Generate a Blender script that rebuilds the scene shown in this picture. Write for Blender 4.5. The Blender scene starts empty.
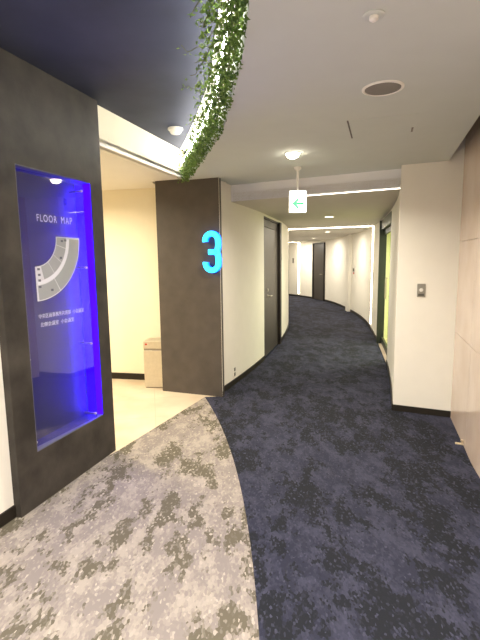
import bpy, bmesh, math, random
from mathutils import Vector, Matrix
random.seed(7)
C = bpy.context.scene.collection
SC = bpy.context.scene

# ------------------------------------------------------------------ materials
def newmat(name):
    m = bpy.data.materials.new(name); m.use_nodes = True
    nt = m.node_tree
    return m, nt, nt.nodes['Principled BSDF']

def plain(name, col, rough=.6, metal=0, spec=.3, var=.04, scale=6, bump=0, bscale=200):
    m, nt, b = newmat(name)
    b.inputs['Roughness'].default_value = rough
    b.inputs['Metallic'].default_value = metal
    b.inputs['Specular IOR Level'].default_value = spec
    tc = nt.nodes.new('ShaderNodeTexCoord')
    n = nt.nodes.new('ShaderNodeTexNoise'); n.inputs['Scale'].default_value = scale; n.inputs['Detail'].default_value = 4
    r = nt.nodes.new('ShaderNodeValToRGB')
    r.color_ramp.elements[0].position = .3; r.color_ramp.elements[1].position = .7
    r.color_ramp.elements[0].color = [c*(1-var) for c in col]+[1]
    r.color_ramp.elements[1].color = [min(1, c*(1+var)) for c in col]+[1]
    nt.links.new(tc.outputs['Object'], n.inputs['Vector']); nt.links.new(n.outputs['Fac'], r.inputs['Fac'])
    nt.links.new(r.outputs['Color'], b.inputs['Base Color'])
    if bump:
        n2 = nt.nodes.new('ShaderNodeTexNoise'); n2.inputs['Scale'].default_value = bscale
        bp = nt.nodes.new('ShaderNodeBump'); bp.inputs['Strength'].default_value = bump; bp.inputs['Distance'].default_value = .004
        nt.links.new(tc.outputs['Object'], n2.inputs['Vector']); nt.links.new(n2.outputs['Fac'], bp.inputs['Height'])
        nt.links.new(bp.outputs['Normal'], b.inputs['Normal'])
    return m

def emis(name, col, strength):
    m, nt, b = newmat(name)
    b.inputs['Base Color'].default_value = list(col)+[1]
    b.inputs['Emission Color'].default_value = list(col)+[1]
    b.inputs['Emission Strength'].default_value = strength
    return m

def carpet(name, base, mid, dark, s1, s2, angle, t1, t2, small):
    """patchy cut-pile carpet: big drifting blotches broken up by pile-sized flecks"""
    m, nt, b = newmat(name); N = nt.nodes; L = nt.links
    b.inputs['Roughness'].default_value = .95; b.inputs['Specular IOR Level'].default_value = .1
    tc = N.new('ShaderNodeTexCoord'); mp = N.new('ShaderNodeMapping')
    mp.inputs['Rotation'].default_value = (0, 0, angle); mp.inputs['Scale'].default_value = (1, .55, 1)
    L.new(tc.outputs['Object'], mp.inputs['Vector'])
    vo = N.new('ShaderNodeTexVoronoi'); vo.inputs['Scale'].default_value = small; L.new(mp.outputs['Vector'], vo.inputs['Vector'])
    def noise(scale, detail, rough, off=0, src=None):
        n = N.new('ShaderNodeTexNoise'); n.noise_dimensions = '4D'; n.inputs['W'].default_value = off
        n.inputs['Scale'].default_value = scale; n.inputs['Detail'].default_value = detail; n.inputs['Roughness'].default_value = rough
        L.new(src.outputs['Object'] if src else vo.outputs['Position'], n.inputs['Vector']); return n
    def ramp(n, a, c):
        r = N.new('ShaderNodeValToRGB'); r.color_ramp.elements[0].position = a; r.color_ramp.elements[1].position = c
        L.new(n.outputs['Fac'], r.inputs['Fac']); return r
    def mix(f, a, c):
        x = N.new('ShaderNodeMix'); x.data_type = 'RGBA'; L.new(f.outputs['Color'], x.inputs[0])
        for k, s in ((6, a), (7, c)):
            if isinstance(s, tuple): x.inputs[k].default_value = s+(1,)
            else: L.new(s.outputs[2], x.inputs[k])
        return x
    a = mix(ramp(noise(s1, 8, .78), t1, t1+.09), base, mid)
    c = mix(ramp(noise(s2, 8, .75, 3.7), t2, t2+.03), a, dark)
    d = mix(ramp(noise(small*.8, 3, .6, 8.1), .56, .66), c, tuple(min(1, v*1.18) for v in base))
    L.new(d.outputs[2], b.inputs['Base Color'])
    n2 = noise(420, 2, .5, 0, tc); bp = N.new('ShaderNodeBump'); bp.inputs['Strength'].default_value = .5; bp.inputs['Distance'].default_value = .004
    L.new(n2.outputs['Fac'], bp.inputs['Height']); L.new(bp.outputs['Normal'], b.inputs['Normal'])
    return m

M = {}
M['wall'] = plain('cream_wall_paint', (.82, .785, .705), .75, var=.015, bump=.08)
M['warmwall'] = plain('warm_wall_paint', (.84, .78, .62), .75, var=.015, bump=.08)
M['ceil'] = plain('ceiling_paint', (.59, .625, .595), .85, var=.015)
M['soffit'] = plain('soffit_paint', (.60, .56, .49), .85, var=.015)
M['fascia'] = plain('fascia_paint', (.82, .82, .86), .8, var=.01)
M['trim'] = plain('white_trim', (.85, .83, .78), .5, var=.01)
M['blueceil'] = plain('blue_grey_ceiling', (.040, .046, .074), .7, var=.18, scale=3)
M['dark'] = plain('mottled_dark_cladding', (.042, .036, .030), .55, spec=.3, var=.45, scale=5, bump=.25, bscale=30)
M['pillar'] = plain('brown_dark_cladding', (.076, .064, .055), .6, spec=.35, var=.12, scale=7, bump=.2, bscale=40)
M['base'] = plain('dark_brown_skirting', (.018, .014, .010), .5)
M['door'] = plain('brown_grey_door', (.060, .051, .044), .42, spec=.45, var=.08)
M['doorframe'] = plain('dark_door_frame', (.022, .017, .014), .45)
M['greenframe'] = plain('dark_green_grey_frame', (.030, .036, .028), .4)
M['steel'] = plain('brushed_steel', (.62, .58, .50), .38, metal=.85, var=.05, scale=30)
M['steeldark'] = plain('dark_steel_band', (.30, .27, .23), .4, metal=.7)  # darker steel for the bin's slot band and plinth
M['switch'] = plain('grey_metal_plate', (.30, .28, .24), .4, metal=.4)
M['brass'] = plain('pale_brass', (.75, .62, .42), .35, metal=.6)
M['plastic'] = plain('white_plastic', (.80, .78, .72), .45)
M['greyplastic'] = plain('grey_plastic', (.10, .09, .075), .5)
M['red'] = plain('red_plastic', (.5, .06, .04), .45)
M['grille'] = plain('grey_speaker_grille', (.24, .225, .20), .7, bump=.6, bscale=300)
M['roomgreen'] = plain('yellow_green_wall', (.64, .66, .44), .8)
M['carpetnavy'] = carpet('navy_blotched_carpet', (.045, .046, .070), (.027, .028, .044), (.017, .018, .022), 8, 5, .5, .44, .50, 115)
M['carpetbeige'] = carpet('beige_blotched_carpet', (.335, .292, .248), (.228, .197, .180), (.118, .103, .075), 7, 4.3, -.9, .44, .515, 100)
M['ledwarm'] = emis('warm_led_line', (1, .90, .70), 9)
M['ledthin'] = emis('thin_warm_led_line', (1, .93, .80), 3)
M['lens'] = emis('downlight_lens', (1, .90, .72), 22)
M['lensfar'] = emis('corridor_downlight_lens', (1, .92, .76), 6)
M['cove'] = emis('cove_led', (1, .97, .90), 16)
M['ledblue'] = emis('blue_led_light', (.022, .0, 1.0), 2.0)
M['cyan'] = emis('cyan_lit_face', (.02, .62, 1.0), 1.9)
M['bluehalo'] = emis('blue_lit_return', (.0, .16, 1.0), 1.5)
M['signwhite'] = emis('lit_sign_face', (.93, 1, .95), .8)
M['signgreen'] = emis('lit_green_arrow', (.0, .27, .07), .5)

def tile_mat():
    m, nt, b = newmat('cream_stone_tiles'); N = nt.nodes; L = nt.links
    tc = N.new('ShaderNodeTexCoord'); mp = N.new('ShaderNodeMapping'); mp.inputs['Rotation'].default_value = (0, 0, -.2)
    br = N.new('ShaderNodeTexBrick'); br.offset = 0; br.inputs['Scale'].default_value = 1
    br.inputs['Brick Width'].default_value = .6; br.inputs['Row Height'].default_value = .6; br.inputs['Mortar Size'].default_value = .003
    br.inputs['Mortar'].default_value = (.50, .40, .28, 1)
    n = N.new('ShaderNodeTexNoise'); n.inputs['Scale'].default_value = 3.2; n.inputs['Detail'].default_value = 7
    r = N.new('ShaderNodeValToRGB'); r.color_ramp.elements[0].position = .35; r.color_ramp.elements[1].position = .65
    r.color_ramp.elements[0].color = (.55, .45, .33, 1); r.color_ramp.elements[1].color = (.68, .57, .43, 1)
    L.new(tc.outputs['Object'], mp.inputs[0]); L.new(mp.outputs[0], br.inputs['Vector']); L.new(mp.outputs[0], n.inputs['Vector'])
    L.new(n.outputs['Fac'], r.inputs[0]); L.new(r.outputs[0], br.inputs['Color1']); L.new(r.outputs[0], br.inputs['Color2'])
    L.new(br.outputs['Color'], b.inputs['Base Color']); b.inputs['Roughness'].default_value = .35
    return m
M['tile'] = tile_mat()

def stone_panel():
    m, nt, b = newmat('pink_beige_polished_stone'); N = nt.nodes; L = nt.links
    tc = N.new('ShaderNodeTexCoord'); n = N.new('ShaderNodeTexNoise'); n.inputs['Scale'].default_value = 2.2; n.inputs['Detail'].default_value = 6
    r = N.new('ShaderNodeValToRGB'); r.color_ramp.elements[0].position = .35; r.color_ramp.elements[1].position = .65
    r.color_ramp.elements[0].color = (.58, .46, .38, 1); r.color_ramp.elements[1].color = (.67, .55, .47, 1)
    L.new(tc.outputs['Object'], n.inputs[0]); L.new(n.outputs['Fac'], r.inputs[0]); L.new(r.outputs[0], b.inputs['Base Color'])
    b.inputs['Roughness'].default_value = .13; b.inputs['Specular IOR Level'].default_value = .6
    return m
M['stone'] = stone_panel()

def acrylic():
    m = bpy.data.materials.new('smoked_clear_acrylic'); m.use_nodes = True; nt = m.node_tree; N = nt.nodes; L = nt.links
    N.remove(N['Principled BSDF']); out = N['Material Output']
    t = N.new('ShaderNodeBsdfTransparent'); t.inputs[0].default_value = (.72, .72, .80, 1)
    g = N.new('ShaderNodeBsdfGlossy'); g.inputs['Roughness'].default_value = .02; g.inputs[0].default_value = (1, 1, 1, 1)
    f = N.new('ShaderNodeFresnel'); f.inputs['IOR'].default_value = 1.6
    a = N.new('ShaderNodeMath'); a.operation = 'ADD'; a.inputs[1].default_value = .035
    mx = N.new('ShaderNodeMixShader')
    ge = N.new('ShaderNodeNewGeometry'); iv_ = N.new('ShaderNodeMath'); iv_.operation = 'SUBTRACT'; iv_.inputs[0].default_value = 1
    L.new(ge.outputs['Backfacing'], iv_.inputs[1]); mu = N.new('ShaderNodeMath'); mu.operation = 'MULTIPLY'
    L.new(a.outputs[0], mu.inputs[0]); L.new(iv_.outputs[0], mu.inputs[1])
    L.new(f.outputs[0], a.inputs[0]); L.new(mu.outputs[0], mx.inputs[0]); L.new(t.outputs[0], mx.inputs[1]); L.new(g.outputs[0], mx.inputs[2])
    L.new(mx.outputs[0], out.inputs['Surface'])
    return m
M['acrylic'] = acrylic()
def glass():
    m = acrylic(); m.name = 'clear_glass'
    for n in m.node_tree.nodes:
        if n.type == 'BSDF_TRANSPARENT': n.inputs[0].default_value = (.93, .97, .9, 1)
        if n.type == 'MATH' and n.operation == 'ADD': n.inputs[1].default_value = .0
    for l in list(m.node_tree.links):
        if l.from_node.type == 'FRESNEL': m.node_tree.links.remove(l)
    for n in m.node_tree.nodes:
        if n.type == 'MATH' and n.operation == 'ADD': n.inputs[0].default_value = .05
    return m
M['glass'] = glass()
M['caseback'] = plain('display_case_lining', (.15, .15, .18), .5, var=.02)
M['print'] = plain('pale_print', (.60, .60, .66), .6, var=.02)
M['printgrey'] = plain('grey_print', (.33, .34, .36), .6, var=.03)
M['printlight'] = plain('light_print', (.72, .72, .80), .6, var=.02)
M['printdark'] = plain('dark_print', (.12, .12, .16), .6)

def leaf_mat():
    m, nt, b = newmat('ivy_leaf'); N = nt.nodes; L = nt.links
    tc = N.new('ShaderNodeTexCoord'); n = N.new('ShaderNodeTexNoise'); n.inputs['Scale'].default_value = 28; n.inputs['Detail'].default_value = 2
    r = N.new('ShaderNodeValToRGB'); r.color_ramp.elements[0].position = .35; r.color_ramp.elements[1].position = .66
    r.color_ramp.elements[0].color = (.05, .11, .02, 1); r.color_ramp.elements[1].color = (.19, .29, .055, 1)
    L.new(tc.outputs['Object'], n.inputs[0]); L.new(n.outputs['Fac'], r.inputs[0]); L.new(r.outputs[0], b.inputs['Base Color'])
    b.inputs['Roughness'].default_value = .5
    tr = N.new('ShaderNodeBsdfTranslucent'); L.new(r.outputs[0], tr.inputs[0])
    mx = N.new('ShaderNodeMixShader'); mx.inputs[0].default_value = .45
    L.new(b.outputs[0], mx.inputs[1]); L.new(tr.outputs[0], mx.inputs[2]); L.new(mx.outputs[0], N['Material Output'].inputs['Surface'])
    return m
M['leaf'] = leaf_mat()
M['stem'] = plain('ivy_stem', (.09, .10, .035), .7)

# ------------------------------------------------------------------ mesh helpers
class MB:
    def __init__(s): s.v = []; s.f = []
    def add(s, vs, fs):
        o = len(s.v); s.v += [tuple(v) for v in vs]; s.f += [tuple(i+o for i in f) for f in fs]; return s
    def prism(s, poly, z0, z1, M4=None):
        n = len(poly)
        vs = [(x, y, z0) for x, y in poly]+[(x, y, z1) for x, y in poly]
        if M4: vs = [M4 @ Vector(v) for v in vs]
        return s.add(vs, [tuple(range(n-1, -1, -1)), tuple(range(n, 2*n))]+[(i, (i+1) % n, n+(i+1) % n, n+i) for i in range(n)])
    def box(s, x0, x1, y0, y1, z0, z1, M4=None):
        return s.prism([(x0, y0), (x1, y0), (x1, y1), (x0, y1)], z0, z1, M4)
    def ribbon(s, fr, bk, z0, z1):
        """solid between two plan polylines"""
        n = len(fr)
        vs = [(x, y, z0) for x, y in fr]+[(x, y, z1) for x, y in fr]+[(x, y, z0) for x, y in bk]+[(x, y, z1) for x, y in bk]
        fs = []
        for i in range(n-1):
            fs += [(i, i+1, n+i+1, n+i), (2*n+i+1, 2*n+i, 3*n+i, 3*n+i+1), (n+i, n+i+1, 3*n+i+1, 3*n+i), (i+1, i, 2*n+i, 2*n+i+1)]
        fs += [(0, n, 3*n, 2*n), (n-1, 3*n-1, 4*n-1, 2*n-1)]
        return s.add(vs, fs)
    def lathe(s, prof, seg=32, M4=None):
        """prof: list of (r, z)"""
        vs = []
        for r, z in prof:
            for k in range(seg):
                a = 2*math.pi*k/seg; vs.append(Vector((r*math.cos(a), r*math.sin(a), z)))
        if M4: vs = [M4 @ v for v in vs]
        fs = [(i*seg+k, i*seg+(k+1) % seg, (i+1)*seg+(k+1) % seg, (i+1)*seg+k) for i in range(len(prof)-1) for k in range(seg)]
        fs += [tuple(range(seg-1, -1, -1)), tuple((len(prof)-1)*seg+k for k in range(seg))]
        return s.add(vs, fs)
    def tube(s, pts, r, seg=6):
        pts = [Vector(p) for p in pts]; vs = []
        for i, p in enumerate(pts):
            d = (pts[min(i+1, len(pts)-1)]-pts[max(i-1, 0)]).normalized()
            u = d.cross(Vector((0, 0, 1))) if abs(d.z) < .95 else d.cross(Vector((1, 0, 0)))
            u.normalize(); w = d.cross(u)
            for k in range(seg):
                a = 2*math.pi*k/seg; vs.append(p+r*(math.cos(a)*u+math.sin(a)*w))
        fs = [(i*seg+k, i*seg+(k+1) % seg, (i+1)*seg+(k+1) % seg, (i+1)*seg+k) for i in range(len(pts)-1) for k in range(seg)]
        fs += [tuple(range(seg-1, -1, -1)), tuple((len(pts)-1)*seg+k for k in range(seg))]
        return s.add(vs, fs)
    def build(s, name, mat, parent=None, bevel=0, smooth=False, recalc=True):
        me = bpy.data.meshes.new(name); me.from_pydata(s.v, [], s.f); me.update()
        if recalc:
            bm = bmesh.new(); bm.from_mesh(me); bmesh.ops.recalc_face_normals(bm, faces=bm.faces); bm.to_mesh(me); bm.free()
        me.materials.append(mat)
        if smooth:
            for p in me.polygons: p.use_smooth = True
        o = bpy.data.objects.new(name, me); C.objects.link(o)
        if bevel:
            b = o.modifiers.new('bevel', 'BEVEL'); b.width = bevel; b.segments = 2; b.limit_method = 'ANGLE'
        if parent: o.parent = parent
        return o

def struct(o): o['kind'] = 'structure'; return o
def tag(o, label, cat, group=None):
    o['label'] = label; o['category'] = cat
    if group: o['group'] = group
    return o
def empty(name, M4, label, cat, group=None):
    o = bpy.data.objects.new(name, None); C.objects.link(o); o.matrix_world = M4; o.empty_display_size = .1
    return tag(o, label, cat, group)
def T(x, y, z=0, rz=0): return Matrix.Translation((x, y, z)) @ Matrix.Rotation(rz, 4, 'Z')
def arealight(name, loc, size, power, col, parent=None, rot=(0, 0, 0), spread=math.radians(170)):
    l = bpy.data.lights.new(name, 'AREA'); l.shape = 'DISK'; l.size = size; l.energy = power; l.color = col; l.spread = spread
    o = bpy.data.objects.new(name, l); C.objects.link(o); o.location = loc; o.rotation_euler = rot
    if parent: o.parent = parent
    return o
def off(poly, d):
    """shift a plan polyline to its right by d"""
    out = []
    for i, p in enumerate(poly):
        a = poly[max(i-1, 0)]; b = poly[min(i+1, len(poly)-1)]
        t = Vector((b[0]-a[0], b[1]-a[1])).normalized(); out.append((p[0]+t.y*d, p[1]-t.x*d))
    return out
def spline(P, n=8):
    out = []
    for i in range(len(P)-1):
        p0 = Vector(P[max(i-1, 0)]); p1 = Vector(P[i]); p2 = Vector(P[i+1]); p3 = Vector(P[min(i+2, len(P)-1)])
        for k in range(n):
            t = k/n
            out.append(tuple(.5*((2*p1)+(p2-p0)*t+(2*p0-5*p1+4*p2-p3)*t*t+(3*p1-p0-3*p2+p3)*t**3)))
    out.append(tuple(P[-1])); return out
def wallframe(a, b, z=0):
    """frame at a: +X along the wall a->b, +Y into the wall when the room is on its right-hand... -Y faces the room"""
    ang = math.atan2(b[1]-a[1], b[0]-a[0])
    return T(a[0], a[1], z, ang)

# ------------------------------------------------------------------ plan
ZM, ZB, ZC, ZL = 2.35, 2.65, 2.165, 2.365      # main, blue, corridor and lobby ceiling heights
CI, RI = (-20, 12.7), 21.28                    # centre and radius of the corridor's inner wall
def inner(y):
    return (CI[0]+math.sqrt(RI**2-(y-CI[1])**2), y)
outer = spline([(1.51, 4.22), (1.79, 5.09), (2.12, 6.27), (2.46, 7.73), (2.98, 10.37), (3.17, 12.63), (3.17, 14.67), (2.98, 16.1), (2.62, 17.3), (2.1, 18.5), (1.0, 20.6)], 12)
def outat(y):
    for a, b in zip(outer, outer[1:]):
        if a[1] <= y <= b[1]:
            t = (y-a[1])/(b[1]-a[1]); return (a[0]+(b[0]-a[0])*t, y)
def outdir(y):
    a = outat(y-.15); b = outat(y+.15); return math.atan2(b[1]-a[1], b[0]-a[0])
CE, RE = (-11.606, 1.465), 11.667              # where beige carpet meets navy carpet
def edge(y, d=0): return (CE[0]+math.sqrt((RE+d)**2-(y-CE[1])**2), y)
PA, PB = Vector((-1.31, 2.43)), Vector((-1.01, 3.36))   # face of the map partition
PC, PD = Vector((-.91, 4.97)), Vector((-.20, 4.71))     # face of the pillar
pink = spline([(1.12, -2.6), (1.22, -1), (1.33, .6), (1.46, 1.9), (1.63, 2.84), (1.80, 3.42), (1.985, 4.02)], 8)

# floors
e_pts = [edge(y) for y in [-2.6+i*.2 for i in range(37)] if y < 4.72]+[(-.40, 4.72)]
outer_o = off(outer, .25)
navy = e_pts+[(-.2, 4.75)]+[inner(y) for y in [4.8+i*.5 for i in range(33)]]
navy = [(x-.0, y) for x, y in navy]+[(-.9, 22), (1.2, 22)]+outer_o[::-1]+[(2.3, 4.1)]+off(pink, .1)[::-1]
struct(MB().prism(navy, -.05, 0).build('floor', M['carpetnavy']))
tile_a, tile_b = (-1.0, 3.33), (-.40, 4.72)
beige = [(-3.2, -2.6)]+e_pts[:-1]+[tile_b, tile_a, (-1.25, 2.9), (-1.5, 2.2)]
struct(MB().prism(beige, -.05, 0).build('floor', M['carpetbeige']))
struct(MB().prism([tile_a, tile_b, (-.2, 4.72), (-.2, 6.6), (-5, 6.6), (-5, 2.2), (-1.5, 2.2), (-1.25, 2.9)], -.05, 0).build('floor', M['tile']))

# ceilings
SA, SB = (-.06, 5.19), (1.585, 4.37)           # line of the corridor soffit
ce = spline([(-.55, -2.6), (-.2, -1), (.0, .3), (.045, 1.0), (.045, 1.58), (.035, 1.85), (.015, 2.12), (-.03, 2.49), (-.10, 3.04), (-.25, 3.73), (-.40, 4.35), (-.53, 4.84)], 8)
def ceat(y, d):
    for a, b in zip(ce, ce[1:]):
        if a[1] <= y <= b[1]:
            t = (y-a[1])/(b[1]-a[1]); return (a[0]+(b[0]-a[0])*t-d, y)
    return (ce[-1][0]-d-(y-4.84)*.9, y)
slot = [(.98, -2.6), (1.08, -1), (1.19, .6), (1.31, 1.9), (1.465, 2.80), (1.80, 3.83), (1.875, 4.06)]

main = ce+[(-.3, 4.76), (-.12, 5.0), (SA[0]-.1, SA[1]+.06), (SB[0], SB[1]+.05), (1.7, 4.14)]+slot[::-1]
struct(MB().prism(main, ZM, ZM+.12).build('ceiling', M['ceil']))
struct(MB().prism([(-5, -2.8), (1.6, -2.8), (1.75, 3), (2.3, 4.6), (1.5, 4.6), (-.2, 5.3), (-5, 6.6)], ZB, ZB+.08).build('ceiling', M['blueceil']))
FA, FB = Vector((-1.06, 3.36)), Vector((-.57, 4.88))
struct(MB().prism([tuple(FA-(FB-FA)*.9), tuple(FB), (-.95, 5.0), (-.9, 6.6), (-5, 6.6), (-5, 1.9)], ZL, ZL+.05).build('ceiling', M['trim']))
# soffit of the corridor
struct(MB().prism([(SA[0]-.6, SA[1]+.3), SA, SB, (1.75, 4.3), (4.5, 6.5), (5, 16), (3.5, 22), (-3, 22)], ZC, ZC+.1).build('ceiling', M['soffit']))
# risers between the ceiling levels
sd = Vector((SB[0]-SA[0], SB[1]-SA[1])).normalized()
fz = [tuple(Vector(SA)-sd*.2), SB]
struct(MB().ribbon(fz, off(fz, -.05), ZC+.001, ZM+.02).build('trim_1', M['fascia']))
fl = [tuple(FA-(FB-FA)*.9), tuple(FB)]
struct(MB().ribbon(fl, off(fl, -.05), ZL, ZB+.01).build('trim_2', M['warmwall']))
struct(MB().ribbon(off(fl, .012), off(fl, -.02), ZL-.006, ZL+.018).build('trim_3', M['trim']))
up = [p for p in ce]
struct(MB().ribbon(off(up, .0), off(up, .03), ZM+.12, ZB+.01).build('trim_4', M['trim']))
struct(MB().ribbon(slot, off(slot, -.03), ZM+.001, ZB+.01).build('trim_5', M['ceil']))

struct(MB().ribbon(off(up, -.002), off(up, -.085), ZB-.006, ZB+.001).build('cove_glow_strip', M['trim']))  # white strip added on the blue ceiling to imitate the cove's glow
# ------------------------------------------------------------------ walls
def skirting(name, line, side, h=.065):
    struct(MB().ribbon(line, off(line, side*.012), 0, h).build(name, M['base']))
DOORA, DOORB = 6.52, 7.84
seg1 = [(-.2, 4.71)]+[inner(4.75+i*(DOORA-4.75)/8) for i in range(9)]
seg2 = [inner(DOORB+i*(21-DOORB)/36) for i in range(37)]
back1 = off(seg1, -.045); back1[0] = (-.215, 4.76)
struct(MB().ribbon(seg1, back1, 0, ZB).build('wall_left', M['wall']))
struct(MB().ribbon(seg2, off(seg2, -.12), 0, ZC+.05).build('wall_left', M['wall']))
lintel = [inner(DOORA), inner(DOORB)]
struct(MB().ribbon(lintel, off(lintel, -.12), 2.13, ZC+.05).build('wall_left', M['wall']))
skirting('baseboard_left', seg1, 1); skirting('baseboard_left', seg2, 1)
# pillar clad in brown board
pn = (PD-PC).normalized(); pb = Vector((-pn.y, pn.x))
quad = [tuple(PC), tuple(PD), tuple(PD+pb*.10), tuple(PC+pn*.10+pb*.55), tuple(PC+pb*.55)]
struct(MB().prism([tuple(PC), tuple(PD-pn*.004), tuple(PD-pn*.004+pb*.06), tuple(PC+pn*.06+pb*.06), tuple(PC+pn*.06+pb*.5), tuple(PC+pb*.5)], 0, ZM+.2).build('wall_pillar', M['pillar']))
# lobby
bw = [(-5, 6.25), (-1.25, 5.47), (-.55, 5.33)]
struct(MB().ribbon(bw, off(bw, -.1), 0, ZL+.02).build('wall_lobby', M['warmwall'])); skirting('baseboard_lobby', bw, 1, .08)
struct(MB().box(-5, -4.9, 2.2, 6.3, 0, ZL).build('wall_lobby', M['warmwall']))
# partition carrying the map case (with an opening)
pe = (PB-PA).normalized(); ang = math.atan2(pe.y, pe.x); PL = (PB-PA).length
PF = T(PA.x, PA.y, 0, ang)                    # local x along face, local +y into the partition
S0, S1, Z0, Z1 = .160, .845, .34, 2.057
b = MB()
TH = .24
b.box(0, S0, 0, TH, 0, ZB, PF); b.box(S1, PL, 0, TH, 0, ZB, PF)
b.box(S0, S1, 0, TH, 0, Z0, PF); b.box(S0, S1, 0, TH, Z1, ZB, PF)
struct(b.build('wall_partition', M['dark']))
struct(MB().box(-5.6, 0, .05, .17, 0, ZB, PF).build('wall_left_front', M['wall']))
struct(MB().box(-5.6, 0, .038, .05, 0, .075, PF).build('baseboard_left_front', M['base']))
struct(MB().box(-3.8, -1.35, 2.9, 3.0, 0, ZL).build('wall_lobby', M['warmwall']))
# right
pier_a, pier_b = (1.51, 4.22), (2.03, 3.98)
niche0, niche1 = 6.12, 7.74
o1 = [p for p in outer if p[1] < niche0]+[outat(niche0)]
o2 = [outat(niche1)]+[p for p in outer if p[1] > niche1]
pl = [pier_a, pier_b]
struct(MB().ribbon(pl, off(pl, -.1), 0, ZB).build('wall_right', M['wall'])); skirting('baseboard_right', pl, 1, .06)
struct(MB().ribbon(o1, off(o1, .1), 0, ZC+.02).build('wall_right', M['wall'])); skirting('baseboard_right', o1, -1)
struct(MB().ribbon(o2, off(o2, .1), 0, ZC+.02).build('wall_right', M['wall'])); skirting('baseboard_right', o2, -1)
ol = [outat(niche0+i*(niche1-niche0)/6) for i in range(7)]
struct(MB().ribbon(ol, off(ol, .1), 2.14, ZC+.02).build('wall_right', M['wall']))
# polished stone wall beside the camera, in slabs with thin joints
b = MB(); joint = [3.30, 2.2, 1.1, 0, -1.1, -2.7]
for z0, z1 in ((0, .82), (.823, 1.635), (1.638, 2.45), (2.453, ZB)):
    ys = [4.03]+joint
    for ya, yb in zip(ys, ys[1:]):
        seg = [p for p in pink if yb+.004 < p[1] < ya-.004]
        if len(seg) > 1:
            def at(y):
                for a, c in zip(pink, pink[1:]):
                    if a[1] <= y <= c[1]: return (a[0]+(c[0]-a[0])*(y-a[1])/(c[1]-a[1]), y)
                return None
            lo, hi = at(yb+.002), at(ya-.002)
            seg = ([lo] if lo else [])+[p for p in seg]+([hi] if hi else [])
            b.ribbon(seg, off(seg, .03), z0, z1)
struct(b.build('wall_stone', M['stone']))
pk = off(pink, .028)
struct(MB().ribbon(pk, off(pk, .08), 0, ZB).build('wall_stone_backing', M['trim']))
struct(MB().box(-5, 1.4, -2.75, -2.6, 0, ZB).build('wall_back', M['wall']))
ew = [(-1.2, 21.2), (1.6, 20.4)]
struct(MB().ribbon(ew, off(ew, -.1), 0, ZC).build('wall_end', M['wall']))
# a slim projecting pier on the outer wall
y = 12.65; x = outat(y)[0]
struct(MB().box(-.16, .16, -.0, .09, 0, ZC, T(x, y, 0, outdir(y))).build('wall_right_pilaster', M['wall']))

# ------------------------------------------------------------------ doors
def door_left():
    a, c = Vector(inner(DOORA)), Vector(inner(DOORB)); L = (c-a).length
    F = wallframe(a, c)                      # local +y = into the wall
    r = empty('door_1', F, 'x', 'door'); del r['label'], r['category']; struct(r)
    W = lambda bb, n, m, p=r, bv=0: bb.build(n, m, p, bv)
    D = .05
    W(MB().box(0, .02, .0, D+.03, 0, 2.13).box(L-.13, L, -.03, D+.03, 0, 2.13).box(.02, L-.13, 0, D+.03, 2.10, 2.13), 'door_frame', M['doorframe'])
    leaf = W(MB().box(.024, L-.135, D-.03, D+.02, .01, 1.985), 'door_leaf', M['door'], bv=.003)
    W(MB().box(.024, L-.135, D-.03, D+.02, 1.992, 2.098), 'transom_panel', M['door'])
    h = MB(); Y = D-.03
    h.lathe([(.026, 0), (.026, .008), (.012, .010), (.012, .045)], 20, Matrix.Translation((.36, Y, .935)) @ Matrix.Rotation(math.pi/2, 4, 'X'))
    h.tube([(.36, Y-.045, .935), (.42, Y-.05, .935), (.49, Y-.045, .932)], .010, 10)
    h.build('door_handle', M['steel'], leaf, smooth=False)
    k = MB().lathe([(.024, 0), (.024, .010), (.015, .013)], 20, Matrix.Translation((.36, Y, 1.03)) @ Matrix.Rotation(math.pi/2, 4, 'X'))
    k.build('lock', M['steel'], leaf)
door_left()

def on_outer(y, s, z=0):  # frame on outer wall: x along, +y into the corridor
    x, yy = outat(y); return T(x, yy, z, outdir(y))
def flat_door(name, y0, y1, h, mat, handle=True):
    a, c = Vector(outat(y0)), Vector(outat(y1)); L = (c-a).length
    F = wallframe(a, c)
    r = empty(name, F, 'x', 'door'); del r['label'], r['category']; struct(r)
    MB().box(0, .05, 0, .05, 0, h).box(L-.09, L, 0, .06, 0, h).box(.05, L-.09, 0, .05, h-.05, h).build('door_frame', M['doorframe'], r)
    lf = MB().box(.05, L-.09, .005, .035, .01, h-.055).build('door_leaf', mat, r)
    if handle:
        MB().tube([(.16, .035, .95), (.16, .075, .95), (.28, .075, .95)], .011, 8).build('door_handle', M['steel'], lf)
flat_door('door_2', 15.75, 16.75, 2.08, M['door'])
flat_door('door_3', 18.55, 19.4, 2.08, M['door'], False)

# recessed glass entrance in the outer wall with a lit room behind it
a, c = Vector(outat(niche0)), Vector(outat(niche1)); L = (c-a).length
F = wallframe(a, c)                          # local +y = corridor side, -y = into the wall
r = empty('door_4', F, 'x', 'door'); del r['label'], r['category']; struct(r)
MB().box(-.01, .05, -.09, -.002, 0, 2.14).box(L-.05, L+.01, -.09, .03, 0, 2.14).box(.05, L-.05, -.09, .002, 1.98, 2.14).build('door_frame', M['greenframe'], r)
for x0, x1 in ((.055, L/2-.003), (L/2+.003, L-.055)):
    lf = MB().box(x0, x1, -.085, -.05, .01, .12).box(x0, x1, -.085, -.05, 1.9, 1.975).build('door_leaf', M['greenframe'], r)
    MB().box(x0, x1, -.073, -.065, .12, 1.9).build('glass_pane', M['glass'], lf)
    hx = L/2-.08 if x0 < .1 else L/2+.08
    MB().tube([(hx, -.065, .85), (hx, -.03, .87), (hx, -.03, 1.18), (hx, -.065, 1.2)], .010, 8).build('door_handle', M['steel'], lf)
ng = MB()
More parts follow.
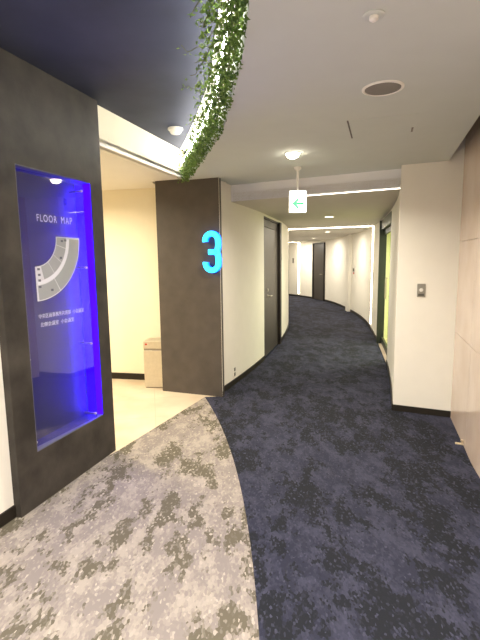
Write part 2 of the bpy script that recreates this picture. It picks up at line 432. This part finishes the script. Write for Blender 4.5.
ng.box(-.6, L+.6, -2.2, -2.1, 0, 2.3, F); ng.box(-.6, -.5, -2.1, -.12, 0, 2.3, F); ng.box(L+.5, L+.6, -2.1, -.12, 0, 2.3, F)
struct(ng.build('wall_office', M['roomgreen']))
struct(MB().box(-.6, L+.6, -2.2, .0, -.05, .002, F).build('floor', M['tile']))
arealight('office_light', tuple(F @ Vector((L/2, -1.1, 2.12))), .8, 42, (1, .97, .75))

# ------------------------------------------------------------------ map case
case = empty('floor_map_display', PF, 'tall blue-lit floor map display case set in the dark partition', 'display case')
DP = .13
MB().box(S0, S1, DP, DP+.012, Z0, Z1).build('case_lining', M['caseback'], case)
cb = MB().box(S0, S0+.006, .002, DP, Z0, Z1).box(S0+.006, S1-.006, .002, DP, Z0, Z0+.006).box(S0+.006, S1-.006, .002, DP, Z1-.006, Z1)
cb.build('inner_edge', M['printdark'], case)
MB().box(S1-.008, S1-.0005, .006, DP, Z0+.007, Z1-.007).build('led_light_strip', M['ledblue'], case)
x0, x1, yp = S0+.012, .775, .030
pl_ = MB().box(x0, x1, yp, yp+.006, Z0+.012, Z1-.012).build('acrylic_sheet', M['acrylic'], case)
for sx in (x0+.022, x1-.022):
    for sz in (Z0+.045, .913, 1.46, Z1-.07):
        MB().lathe([(.0075, -.012), (.009, -.010), (.009, 0), (.006, .001), (.006, DP-yp)], 16, Matrix.Translation((sx, yp, sz)) @ Matrix.Rotation(-math.pi/2, 4, 'X')).build('standoff_bolt', M['steel'], case)
for nm, (lx, rz), en in (('led_lamp', (S1-.012, math.pi/2), 7.5), ('led_lamp', (S0+.012, -math.pi/2), .25)):
    l = bpy.data.lights.new(nm, 'AREA'); l.shape = 'RECTANGLE'; l.size = .05; l.size_y = Z1-Z0-.06; l.energy = en; l.color = (.03, .0, 1)
    lo = bpy.data.objects.new(nm, l); C.objects.link(lo); lo.parent = case
    lo.matrix_local = Matrix.Translation((lx, .085, (Z0+Z1)/2)) @ Matrix.Rotation(rz, 4, 'Y')
    l.size, l.size_y = Z1-Z0-.06, .05
# printed plan: quarter ring on the sheet
mc, ri, ro = (.300, 1.665), .190, .405
def ring(r0, r1, a0, a1, y0, n=28, bb=None):
    bb = bb or MB(); R = [math.radians(a0+(a1-a0)*i/n) for i in range(n+1)]
    P = [(mc[0]+r0*math.cos(t), mc[1]+r0*math.sin(t)) for t in R]+[(mc[0]+r1*math.cos(t), mc[1]+r1*math.sin(t)) for t in R[::-1]]
    k = len(P); vs = [(x, y0, z) for x, z in P]+[(x, y0+.0007, z) for x, z in P]
    fs = [(i, i+1, k-2-i, k-1-i) for i in range(n)]+[tuple(k+j for j in (k-1-i, k-2-i, i+1, i)) for i in range(n)]+[(i, (i+1) % k, k+(i+1) % k, k+i) for i in range(k)]
    return bb.add(vs, fs)
mp_ = ring(ri, ro, 0, -90, yp-.0012).build('floor_plan', M['print'], case)
rooms = MB()
for a0, a1 in ((-16, -36), (-37, -56), (-57, -76)): ring(ri+.006, ri+.088, a0, a1, yp-.002, 10, rooms)
ring(ri+.006, ri+.088, -1, -15, yp-.002, 8, rooms)
for a0, a1 in ((-2, -60), (-61, -88)): ring(ri+.118, ro-.006, a0, a1, yp-.002, 14, rooms)
rooms.build('plan_rooms', M['printgrey'], mp_)
ring(ri+.091, ri+.114, -3, -88, yp-.0022).build('plan_corridor', M['printlight'], mp_)
for (u, v) in ((.315, 1.46), (.318, 1.425), (.317, 1.39), (.317, 1.35), (.53, 1.64), (.56, 1.645), (.51, 1.53), (.415, 1.325)):
    MB().box(u, u+.02, yp-.0032, yp-.0025, v-.008, v+.006).build('room_mark', M['printdark'], mp_)

def text_mesh(name, body, h, width, M4, mat, parent=None, extrude=.0008, spacing=1.0):
    cu = bpy.data.curves.new(name, 'FONT'); cu.body = body; cu.size = 1; cu.extrude = 0; cu.space_character = spacing
    to = bpy.data.objects.new(name, cu); C.objects.link(to)
    dg = bpy.context.evaluated_depsgraph_get(); dg.update()
    me = bpy.data.meshes.new_from_object(to.evaluated_get(dg)); bpy.data.objects.remove(to)
    xs = [v.co.x for v in me.vertices]; ys = [v.co.y for v in me.vertices]
    sx, sy = width/(max(xs)-min(xs)), h/(max(ys)-min(ys)); x0_, y0_ = min(xs), min(ys)
    for v in me.vertices: v.co = M4 @ Vector(((v.co.x-x0_)*sx, (v.co.y-y0_)*sy, 0))
    me.materials.clear(); me.materials.append(mat)
    bm = bmesh.new(); bm.from_mesh(me)
    rr = bmesh.ops.extrude_face_region(bm, geom=bm.faces[:])
    d = (M4.to_3x3() @ Vector((0, 0, -1)))*extrude
    bmesh.ops.translate(bm, vec=d, verts=[g for g in rr['geom'] if isinstance(g, bmesh.types.BMVert)])
    bmesh.ops.recalc_face_normals(bm, faces=bm.faces); bm.to_mesh(me); bm.free()
    o = bpy.data.objects.new(name, me); C.objects.link(o)
    if parent: o.parent = parent
    return o
def up_on(x, y, z): return Matrix.Translation((x, y, z)) @ Matrix.Rotation(math.pi/2, 4, 'X')
text_mesh('title_lettering', 'FLOOR', .044, .165, up_on(.345, yp-.001, 1.753), M['print'], case, spacing=1.25)
text_mesh('title_lettering', 'MAP', .044, .10, up_on(.548, yp-.001, 1.753), M['print'], case, spacing=1.25)
text_mesh('caption_lettering', '中央区画事務所共用部  小会議室', .030, .405, up_on(.30, yp-.001, 1.150), M['print'], case)
text_mesh('caption_lettering', '北側会議室  小会議室', .030, .295, up_on(.308, yp-.001, 1.096), M['print'], case)

TC = Vector(((x0+x1)/2, yp, 1.2))
TILT = Matrix.Translation(TC) @ Matrix.Rotation(math.radians(-3.6), 4, 'Z') @ Matrix.Rotation(math.radians(-.4), 4, 'X') @ Matrix.Translation(-TC)
for ch in case.children:                      # slight turn added to shift the downlight's reflection in the sheet
    if ch.name.split('.')[0] in ('acrylic_sheet', 'standoff_bolt', 'floor_plan', 'title_lettering', 'caption_lettering'): ch.matrix_local = TILT

# ------------------------------------------------------------------ illuminated 3
pang = math.atan2(pn.y, pn.x)
three = empty('floor_number_sign', T(PC.x, PC.y, 0, pang), 'glowing blue figure 3 mounted at the edge of the brown pillar', 'sign')
def stroke(bb, path, w, y0, y1):
    n = len(path); Lp = []; Rp = []
    for i, p in enumerate(path):
        a = Vector(path[max(i-1, 0)]); c = Vector(path[min(i+1, n-1)]); t = (c-a).normalized()
        Lp.append((p[0]-t.y*w/2, p[1]+t.x*w/2)); Rp.append((p[0]+t.y*w/2, p[1]-t.x*w/2))
    vs = [(x, y0, z) for x, z in Lp]+[(x, y0, z) for x, z in Rp]+[(x, y1, z) for x, z in Lp]+[(x, y1, z) for x, z in Rp]; fs = []
    for i in range(n-1):
        fs += [(i, i+1, n+i+1, n+i), (2*n+i, 3*n+i, 3*n+i+1, 2*n+i+1), (i, 2*n+i, 2*n+i+1, i+1), (n+i, n+i+1, 3*n+i+1, 3*n+i)]
    fs += [(0, n, 3*n, 2*n), (n-1, 3*n-1, 4*n-1, 2*n-1)]
    return bb.add(vs, fs)
def three_path(y0, y1, w):
    cx, rr = .676, .074; top, bot = 1.705, 1.470
    P = [(cx+rr*math.cos(t), top+rr*math.sin(t)) for t in [math.radians(188-i*9) for i in range(21)]]
    P += [(cx+rr+.002, 1.66), (cx+rr-.006, 1.62), (cx+rr-.014, 1.5875), (cx+rr-.006, 1.555), (cx+rr+.002, 1.515)]
    P += [(cx+rr*math.cos(t), bot+rr*math.sin(t)) for t in [math.radians(0-i*9) for i in range(22)]]
    bb = MB(); stroke(bb, P, w, y0, y1); stroke(bb, [(cx-.035, 1.5875), (cx+rr-.01, 1.5875)], w, y0, y1); return bb
three_path(-.055, -.045, .052).build('lit_face', M['cyan'], three)
three_path(-.045, -.012, .058).build('sign_return', M['bluehalo'], three)
for sx, sz in ((.64, 1.58), (.725, 1.70), (.725, 1.47)): MB().box(sx, sx+.012, -.013, 0, sz, sz+.012).build('mounting_stud', M['steel'], three)

# ------------------------------------------------------------------ exit sign
ex = empty('exit_sign', T(.556, 4.25, 0, math.radians(0)), 'white lit exit sign with a green arrow hanging from the ceiling on a rod', 'sign')
MB().lathe([(.034, ZM), (.034, ZM-.012), (.022, ZM-.028), (.008, ZM-.030)], 24).build('ceiling_rose', M['plastic'], ex)
MB().lathe([(.011, 2.13), (.011, ZM-.02)], 14).build('hanging_rod', M['plastic'], ex)
bx = MB().box(-.083, .083, -.02, .02, 1.932, 2.138).build('sign_box', M['plastic'], ex, bevel=.008)
MB().box(-.078, .078, -.0225, -.0205, 1.937, 2.133).build('lit_panel', M['signwhite'], ex, bevel=.0008)
ar = MB()
def flat(poly, bb, y0=-.0245, y1=-.023):
    n = len(poly); bb.add([(x, y0, z) for x, z in poly]+[(x, y1, z) for x, z in poly], [tuple(range(n)), tuple(range(2*n-1, n-1, -1))]+[(i, (i+1) % n, n+(i+1) % n, n+i) for i in range(n)])
flat([(-.055, 2.018), (.004, 2.072), (.008, 2.050), (-.010, 2.029), (.056, 2.029), (.056, 2.007), (-.010, 2.007), (.008, 1.986), (.004, 1.964)], ar)
ar.build('arrow', M['signgreen'], ex)

# ------------------------------------------------------------------ downlights
def make_downlight(lensmat, r=.055):
    t = empty('downlight', Matrix.Identity(4), '', 'ceiling light')
    MB().lathe([(r+.012, 0), (r+.012, -.004), (r, -.007), (r-.003, -.001)], 32).build('trim_ring', M['trim'], t)
    MB().lathe([(r-.003, -.001), (r-.005, -.012), (r*.82, -.026), (r*.5, -.037), (r*.2, -.041)] if r < .06 else [(r-.003, .0), (r-.003, -.003), (r*.6, -.0045)], 32).build('lamp_lens', lensmat, t)  # small near lens domed downward, its shape standing in for glare
    return t
def copy_tree(o):
    c = o.copy(); C.objects.link(c)
    for ch in o.children:
        d = ch.copy(); C.objects.link(d); d.parent = c
    return c
WARM = (1, .92, .78)
protoN, protoF = None, None
def place(kind, x, y, z, label, power, group=None, size=.11, col=WARM, spread=150):
    global protoN, protoF
    if kind == 'near':
        if protoN is None: t = protoN = make_downlight(M['lens'])
        else: t = copy_tree(protoN)
    else:
        if protoF is None: t = protoF = make_downlight(M['lensfar'], .07)
        else: t = copy_tree(protoF)
    t.location = (x, y, z); t['label'] = label
    if group: t['group'] = group
    elif 'group' in t: del t['group']
    arealight('lamp', (x, y, z-.012 if kind == 'far' else z-.045), size, power, col, spread=math.radians(178 if kind == 'far' else spread))
    return t
CG = 'round downlights in the corridor ceiling'
place('near', .445, 3.71, ZM, 'round glaring white ceiling downlight just in front of the exit sign rod', 22)
place('far', 1.44, 7.15, ZC, 'nearest round downlight in the corridor ceiling, before the glowing cross line', 24, CG)
place('far', 2.20, 11.1, ZC, 'round corridor downlight just past the glowing cross line', 20, CG)
place('far', 2.40, 14.3, ZC, 'round corridor downlight in front of the far dark door', 20, CG)
place('far', 2.02, 16.8, ZC, 'most distant round downlight at the bend of the corridor', 24, CG)
# lamps over the part of the hall behind the photographer
for x, y, z, p in ((.75, 1.0, ZM, 19), (.6, -1.2, ZM, 24), (-.75, .9, ZB, 34), (-1.1, -1.2, ZB, 34)):
    arealight('lamp', (x, y, z-.02), .14, p, (1, .95, .87), spread=math.radians(150))
for x, y, p in ((-2.0, 4.3, 30), (-3.5, 4.6, 18)):
    arealight('lamp', (x, y, ZL-.02), .14, p, (1, .88, .66), spread=math.radians(165))

# ------------------------------------------------------------------ linear lights
g = 'glowing linear lights of the corridor'
la = Vector(SA)+sd*.80; q = [tuple(la), SB]
tag(MB().ribbon(off(q, .003), off(q, -.005), ZC-.002, ZC+.005).build('linear_light', M['ledthin']), 'thin glowing line along the lower edge of the corridor soffit, beside the exit sign', 'linear light', g)
lb = [(1.02, 9.99), (outat(9.28)[0]-.01, 9.28)]
tag(MB().ribbon(off(lb, .03), off(lb, -.03), ZC-.012, ZC+.004).build('linear_light', M['ledwarm']), 'wide glowing line crossing the corridor ceiling from wall to wall', 'linear light', g)
tag(MB().box(-.025, .025, -.004, .014, .12, ZC-.012, on_outer(9.25, 0)).build('linear_light', M['ledwarm']), 'tall vertical glowing strip on the right corridor wall, near the glass door', 'linear light', g)
tag(MB().box(-.035, .035, -.004, .014, .12, ZC-.012, on_outer(17.85, 0)).build('linear_light', M['ledwarm']), 'distant vertical glowing strip on the wall left of the far dark door', 'linear light', g)
lc = [(.9, 16.9), (outat(17.85)[0], 17.85)]
tag(MB().ribbon(off(lc, .03), off(lc, -.03), ZC-.004, ZC+.004).build('linear_light', M['ledwarm']), 'distant glowing line across the ceiling above the bend of the corridor', 'linear light', g)
# light cove above the ivy
cv = off(ce, -.05)
cv = [p for p in cv if p[1] > -2.5]
tag(MB().ribbon(cv, off(cv, -.012), ZB-.13, ZB-.10).build('cove_light', M['cove']), 'white strip light in the cove behind the hanging ivy', 'strip light')

# ------------------------------------------------------------------ ceiling fittings
sm = empty('smoke_detector', T(-.545, 4.05, ZB), 'round white smoke detector on the dark blue ceiling', 'smoke detector')
MB().lathe([(.066, 0), (.066, -.012), (.060, -.018)], 32).build('base_ring', M['plastic'], sm)
MB().lathe([(.050, -.018), (.050, -.032), (.040, -.045), (.018, -.050)], 32).build('sensor_dome', M['plastic'], sm)
sp = empty('ceiling_speaker', T(.735, 2.355, ZM), 'round grey ceiling speaker with a white rim', 'speaker')
MB().lathe([(.103, 0), (.103, -.004), (.092, -.008), (.088, -.003)], 40).build('rim', M['trim'], sp)
MB().lathe([(.088, 0), (.088, -.004), (.03, -.006)], 40).build('grille', M['grille'], sp)
sk = empty('sprinkler', T(.485, 1.68, ZM), 'small round white sprinkler cover near the top edge of the ceiling', 'sprinkler')
MB().lathe([(.038, 0), (.038, -.004), (.030, -.006)], 28).build('cover_plate', M['ceil'], sk)
MB().lathe([(.016, -.006), (.016, -.016), (.008, -.022)], 20).build('nozzle', M['trim'], sk)
h0, h1 = Vector((.68, 2.88)), Vector((.81, 3.28)); hd = (h1-h0); HL = hd.length
ht = empty('access_hatch', T(h0.x, h0.y, ZM, math.atan2(hd.y, hd.x)), 'faint square access hatch in the main ceiling with a dark slot at its left', 'hatch')
MB().box(0, HL, -HL, -.012, -.0015, .004).build('hatch_panel', M['ceil'], ht)
MB().box(0, HL, -.010, 0, -.0018, .004).build('edge_slot', M['greyplastic'], ht)
MB().box(HL-.13, HL-.03, -HL+.015, -HL+.027, -.004, -.0012).build('latch', M['grille'], ht)

# ------------------------------------------------------------------ wall fittings
e1 = Vector(inner(5.22)); e2 = Vector(inner(5.32)); F = wallframe(e1, e2)
ot = empty('wall_outlet', F, 'small upright grey outlet low on the wall right of the brown pillar', 'outlet')
MB().box(-.035, .035, -.007, 0, .095, .215).build('cover_plate', M['wall'], ot, bevel=.002)
for sz in (.105, .165): MB().box(-.018, .018, -.010, -.007, sz, sz+.04).build('socket', M['greyplastic'], ot)
F = wallframe(pier_a, pier_b)
sw = empty('light_switch', F, 'grey metal key switch plate on the white pier', 'switch')
MB().box(.180, .252, -.007, 0, 1.133, 1.258).build('cover_plate', M['switch'], sw, bevel=.002)
MB().lathe([(.017, 0), (.017, .004), (.013, .006)], 24, Matrix.Translation((.216, -.007, 1.20)) @ Matrix.Rotation(math.pi/2, 4, 'X')).build('key_rotor', M['plastic'], sw)
MB().box(.190, .242, -.0085, -.007, 1.143, 1.165).build('name_strip', M['greyplastic'], sw)
e1 = Vector(inner(7.98)); e2 = Vector(inner(8.1)); F = wallframe(e1, e2)
dp = empty('door_plaque', F, 'small dark plaque on the wall past the left door', 'plaque')
MB().box(-.045, .045, -.010, 0, 1.48, 1.60).build('plaque_plate', M['switch'], dp, bevel=.002)
MB().box(-.035, .035, -.012, -.010, 1.50, 1.53).build('lettering_strip', M['greyplastic'], dp)
y = 12.1
fa = empty('call_point', on_outer(y, 0), 'small red and dark call point on the white strip plate of the right corridor wall', 'alarm')
MB().box(-.06, .06, 0, .010, .98, 1.26).build('back_plate', M['plastic'], fa, bevel=.002)
MB().box(-.045, .045, .010, .022, 1.08, 1.13).build('red_button', M['red'], fa)
MB().box(-.045, .045, .010, .035, 1.15, 1.24).build('dark_sensor', M['greyplastic'], fa)
y = 15.0
t = tag(MB().box(-.04, .04, 0, .012, 1.42, 1.60, on_outer(y, 0)).build('wall_plate', M['plastic'], bevel=.002), 'tiny white plate on the wall right of the far dark door', 'wall plate')
y = 18.25
t = tag(MB().box(-.06, .06, 0, .012, 1.35, 1.55, on_outer(y, 0)).build('wall_plate', M['switch'], bevel=.002), 'tiny grey plate beside the most distant doorway', 'wall plate')
# brass door stop at the foot of the stone wall
st = empty('door_stop', T(1.775, 3.385, 0, math.radians(-25)), 'small pale brass stop on the carpet at the foot of the pink stone wall', 'door stop')
MB().box(-.045, .03, -.012, .012, 0, .010).build('foot_plate', M['brass'], st, bevel=.002)
MB().lathe([(.008, .01), (.008, .028), (.012, .030), (.012, .040)], 16, Matrix.Translation((.005, 0, 0))).build('post', M['brass'], st)

# ------------------------------------------------------------------ bin
bn = empty('waste_bin', T(-1.145, 5.10, 0, math.radians(-6)), 'boxy stainless steel waste bin standing behind the brown pillar', 'bin')
MB().box(0, .25, 0, .24, .012, .455).build('body', M['steel'], bn, bevel=.004)
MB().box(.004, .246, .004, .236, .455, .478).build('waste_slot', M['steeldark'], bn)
MB().box(0, .25, 0, .24, .478, .565).build('lid', M['steel'], bn, bevel=.004)
MB().box(.01, .24, .01, .23, 0, .012).build('plinth', M['steeldark'], bn)
MB().lathe([(.012, 0), (.012, .004)], 16, Matrix.Translation((.035, 0, .53)) @ Matrix.Rotation(math.pi/2, 4, 'X')).build('lock', M['red'], bn)

# ------------------------------------------------------------------ ivy
iv = empty('ivy_garland', T(0, 0, 0), 'long trailing green ivy garland hanging along the curved ceiling edge', 'plant')
LEAF = [(0, -.35), (.32, -.62), (.42, -.22), (.95, -.12), (.55, .22), (.42, .38), (0, 1.15), (-.42, .38), (-.55, .22), (-.95, -.12), (-.42, -.22), (-.32, -.62)]
lv, lf = [], []
def leaf(p, r, yaw, pitch, roll):
    R = Matrix.Rotation(yaw, 3, 'Z') @ Matrix.Rotation(pitch, 3, 'X') @ Matrix.Rotation(roll, 3, 'Y')
    o = len(lv); lv.append(tuple(p+R @ Vector((0, 0, .12*r))))
    for a, c in LEAF:
        lv.append(tuple(p+R @ Vector((a*r, c*r, -.22*r*abs(a)-.10*r*c*c))))
    n = len(LEAF)
    for i in range(n): lf.append((o, o+1+i, o+1+(i+1) % n))
def edge_pt(y, d, z): q = ceat(y, d); return Vector((q[0], q[1], z))
def add_leaf(p):
    leaf(p, random.uniform(.007, .016), random.uniform(0, 6.28), random.gauss(2.3, .7), random.gauss(0, .5))
for i in range(5200):
    y = random.uniform(.9, 4.86)
    wmax = .105*(1-.5*max(0, (y-3.8))/1.1)
    d = abs(random.gauss(0, wmax*.80))-.002
    if d > .2: continue
    z = ZM+random.uniform(-.015, .17)-.25*d
    add_leaf(edge_pt(y, d, z))
stems = MB()
for k in range(46):
    y = random.uniform(1.0, 4.6); d = random.uniform(.0, .03); z = ZM+.12; pts = []
    n = random.randint(7, 14); dy = random.choice((-1, 1))*random.uniform(.01, .03); dd = random.uniform(.004, .016)*(1.25 if y < 3 else .8)
    for j in range(n):
        pts.append(edge_pt(y, d, z)); y += dy+random.gauss(0, .008); d += dd+random.gauss(0, .004); z += random.uniform(-.022, .008)
        d = max(.004, d); z = max(ZM-.05, z)
        add_leaf(pts[-1]+Vector((random.gauss(0, .012), random.gauss(0, .012), random.gauss(0, .01))))
    stems.tube(pts, .0016, 5)
# sprigs reaching out from the near end
for y, dd, n in ((1.72, .016, 10), (1.80, .018, 9), (1.90, .017, 9), (2.5, .013, 8), (2.75, .012, 8), (1.62, .018, 11)):
    d = 0.02; z = ZM+.13; pts = []
    for j in range(n):
        pts.append(edge_pt(y, d, z)); y += random.gauss(0, .008); d += dd; z -= .004+.003*j
        for _ in range(2): add_leaf(pts[-1]+Vector((random.gauss(0, .012), random.gauss(0, .014), random.gauss(0, .01))))
    stems.tube(pts, .0018, 5)
mb = MB(); mb.v = lv; mb.f = lf
mb.build('foliage', M['leaf'], iv, recalc=False)
tr = MB()
for q in range(5):
    tr.tube([edge_pt(.95+i*.1, .03+.02*math.sin(i*.7+q*2)+.006*q, ZM+.09+.02*math.sin(i*.9+q)) for i in range(39)], .0028, 6)
stems.add(tr.v, tr.f)
stems.build('stem', M['stem'], iv)

# ------------------------------------------------------------------ world, camera
w = bpy.data.worlds.new('world'); SC.world = w; w.use_nodes = True
w.node_tree.nodes['Background'].inputs[0].default_value = (.9, .92, 1, 1); w.node_tree.nodes['Background'].inputs[1].default_value = .02
cam = bpy.data.cameras.new('camera'); co = bpy.data.objects.new('camera', cam); C.objects.link(co)
cam.sensor_fit = 'VERTICAL'; cam.sensor_height = 24; cam.lens = 440/640*24; cam.clip_start = .02
p, rl = math.atan(60/440), math.atan(41/3226)
R, U, Bk = Vector((1, 0, 0)), Vector((0, math.sin(p), math.cos(p))), Vector((0, -math.cos(p), math.sin(p)))
rx = math.cos(rl)*R-math.sin(rl)*U; ry = math.sin(rl)*R+math.cos(rl)*U
co.matrix_world = Matrix(((rx.x, ry.x, Bk.x, 0), (rx.y, ry.y, Bk.y, 0), (rx.z, ry.z, Bk.z, 1.5), (0, 0, 0, 1)))
SC.camera = co
SC.view_settings.view_transform = 'Standard'; SC.view_settings.look = 'None'; SC.view_settings.gamma = 1; SC.view_settings.use_curve_mapping = False
SC.view_settings.exposure = 0.95
SC.cycles.use_denoising = True
SC.cycles.max_bounces = 10; SC.cycles.diffuse_bounces = 6; SC.cycles.sample_clamp_indirect = 6
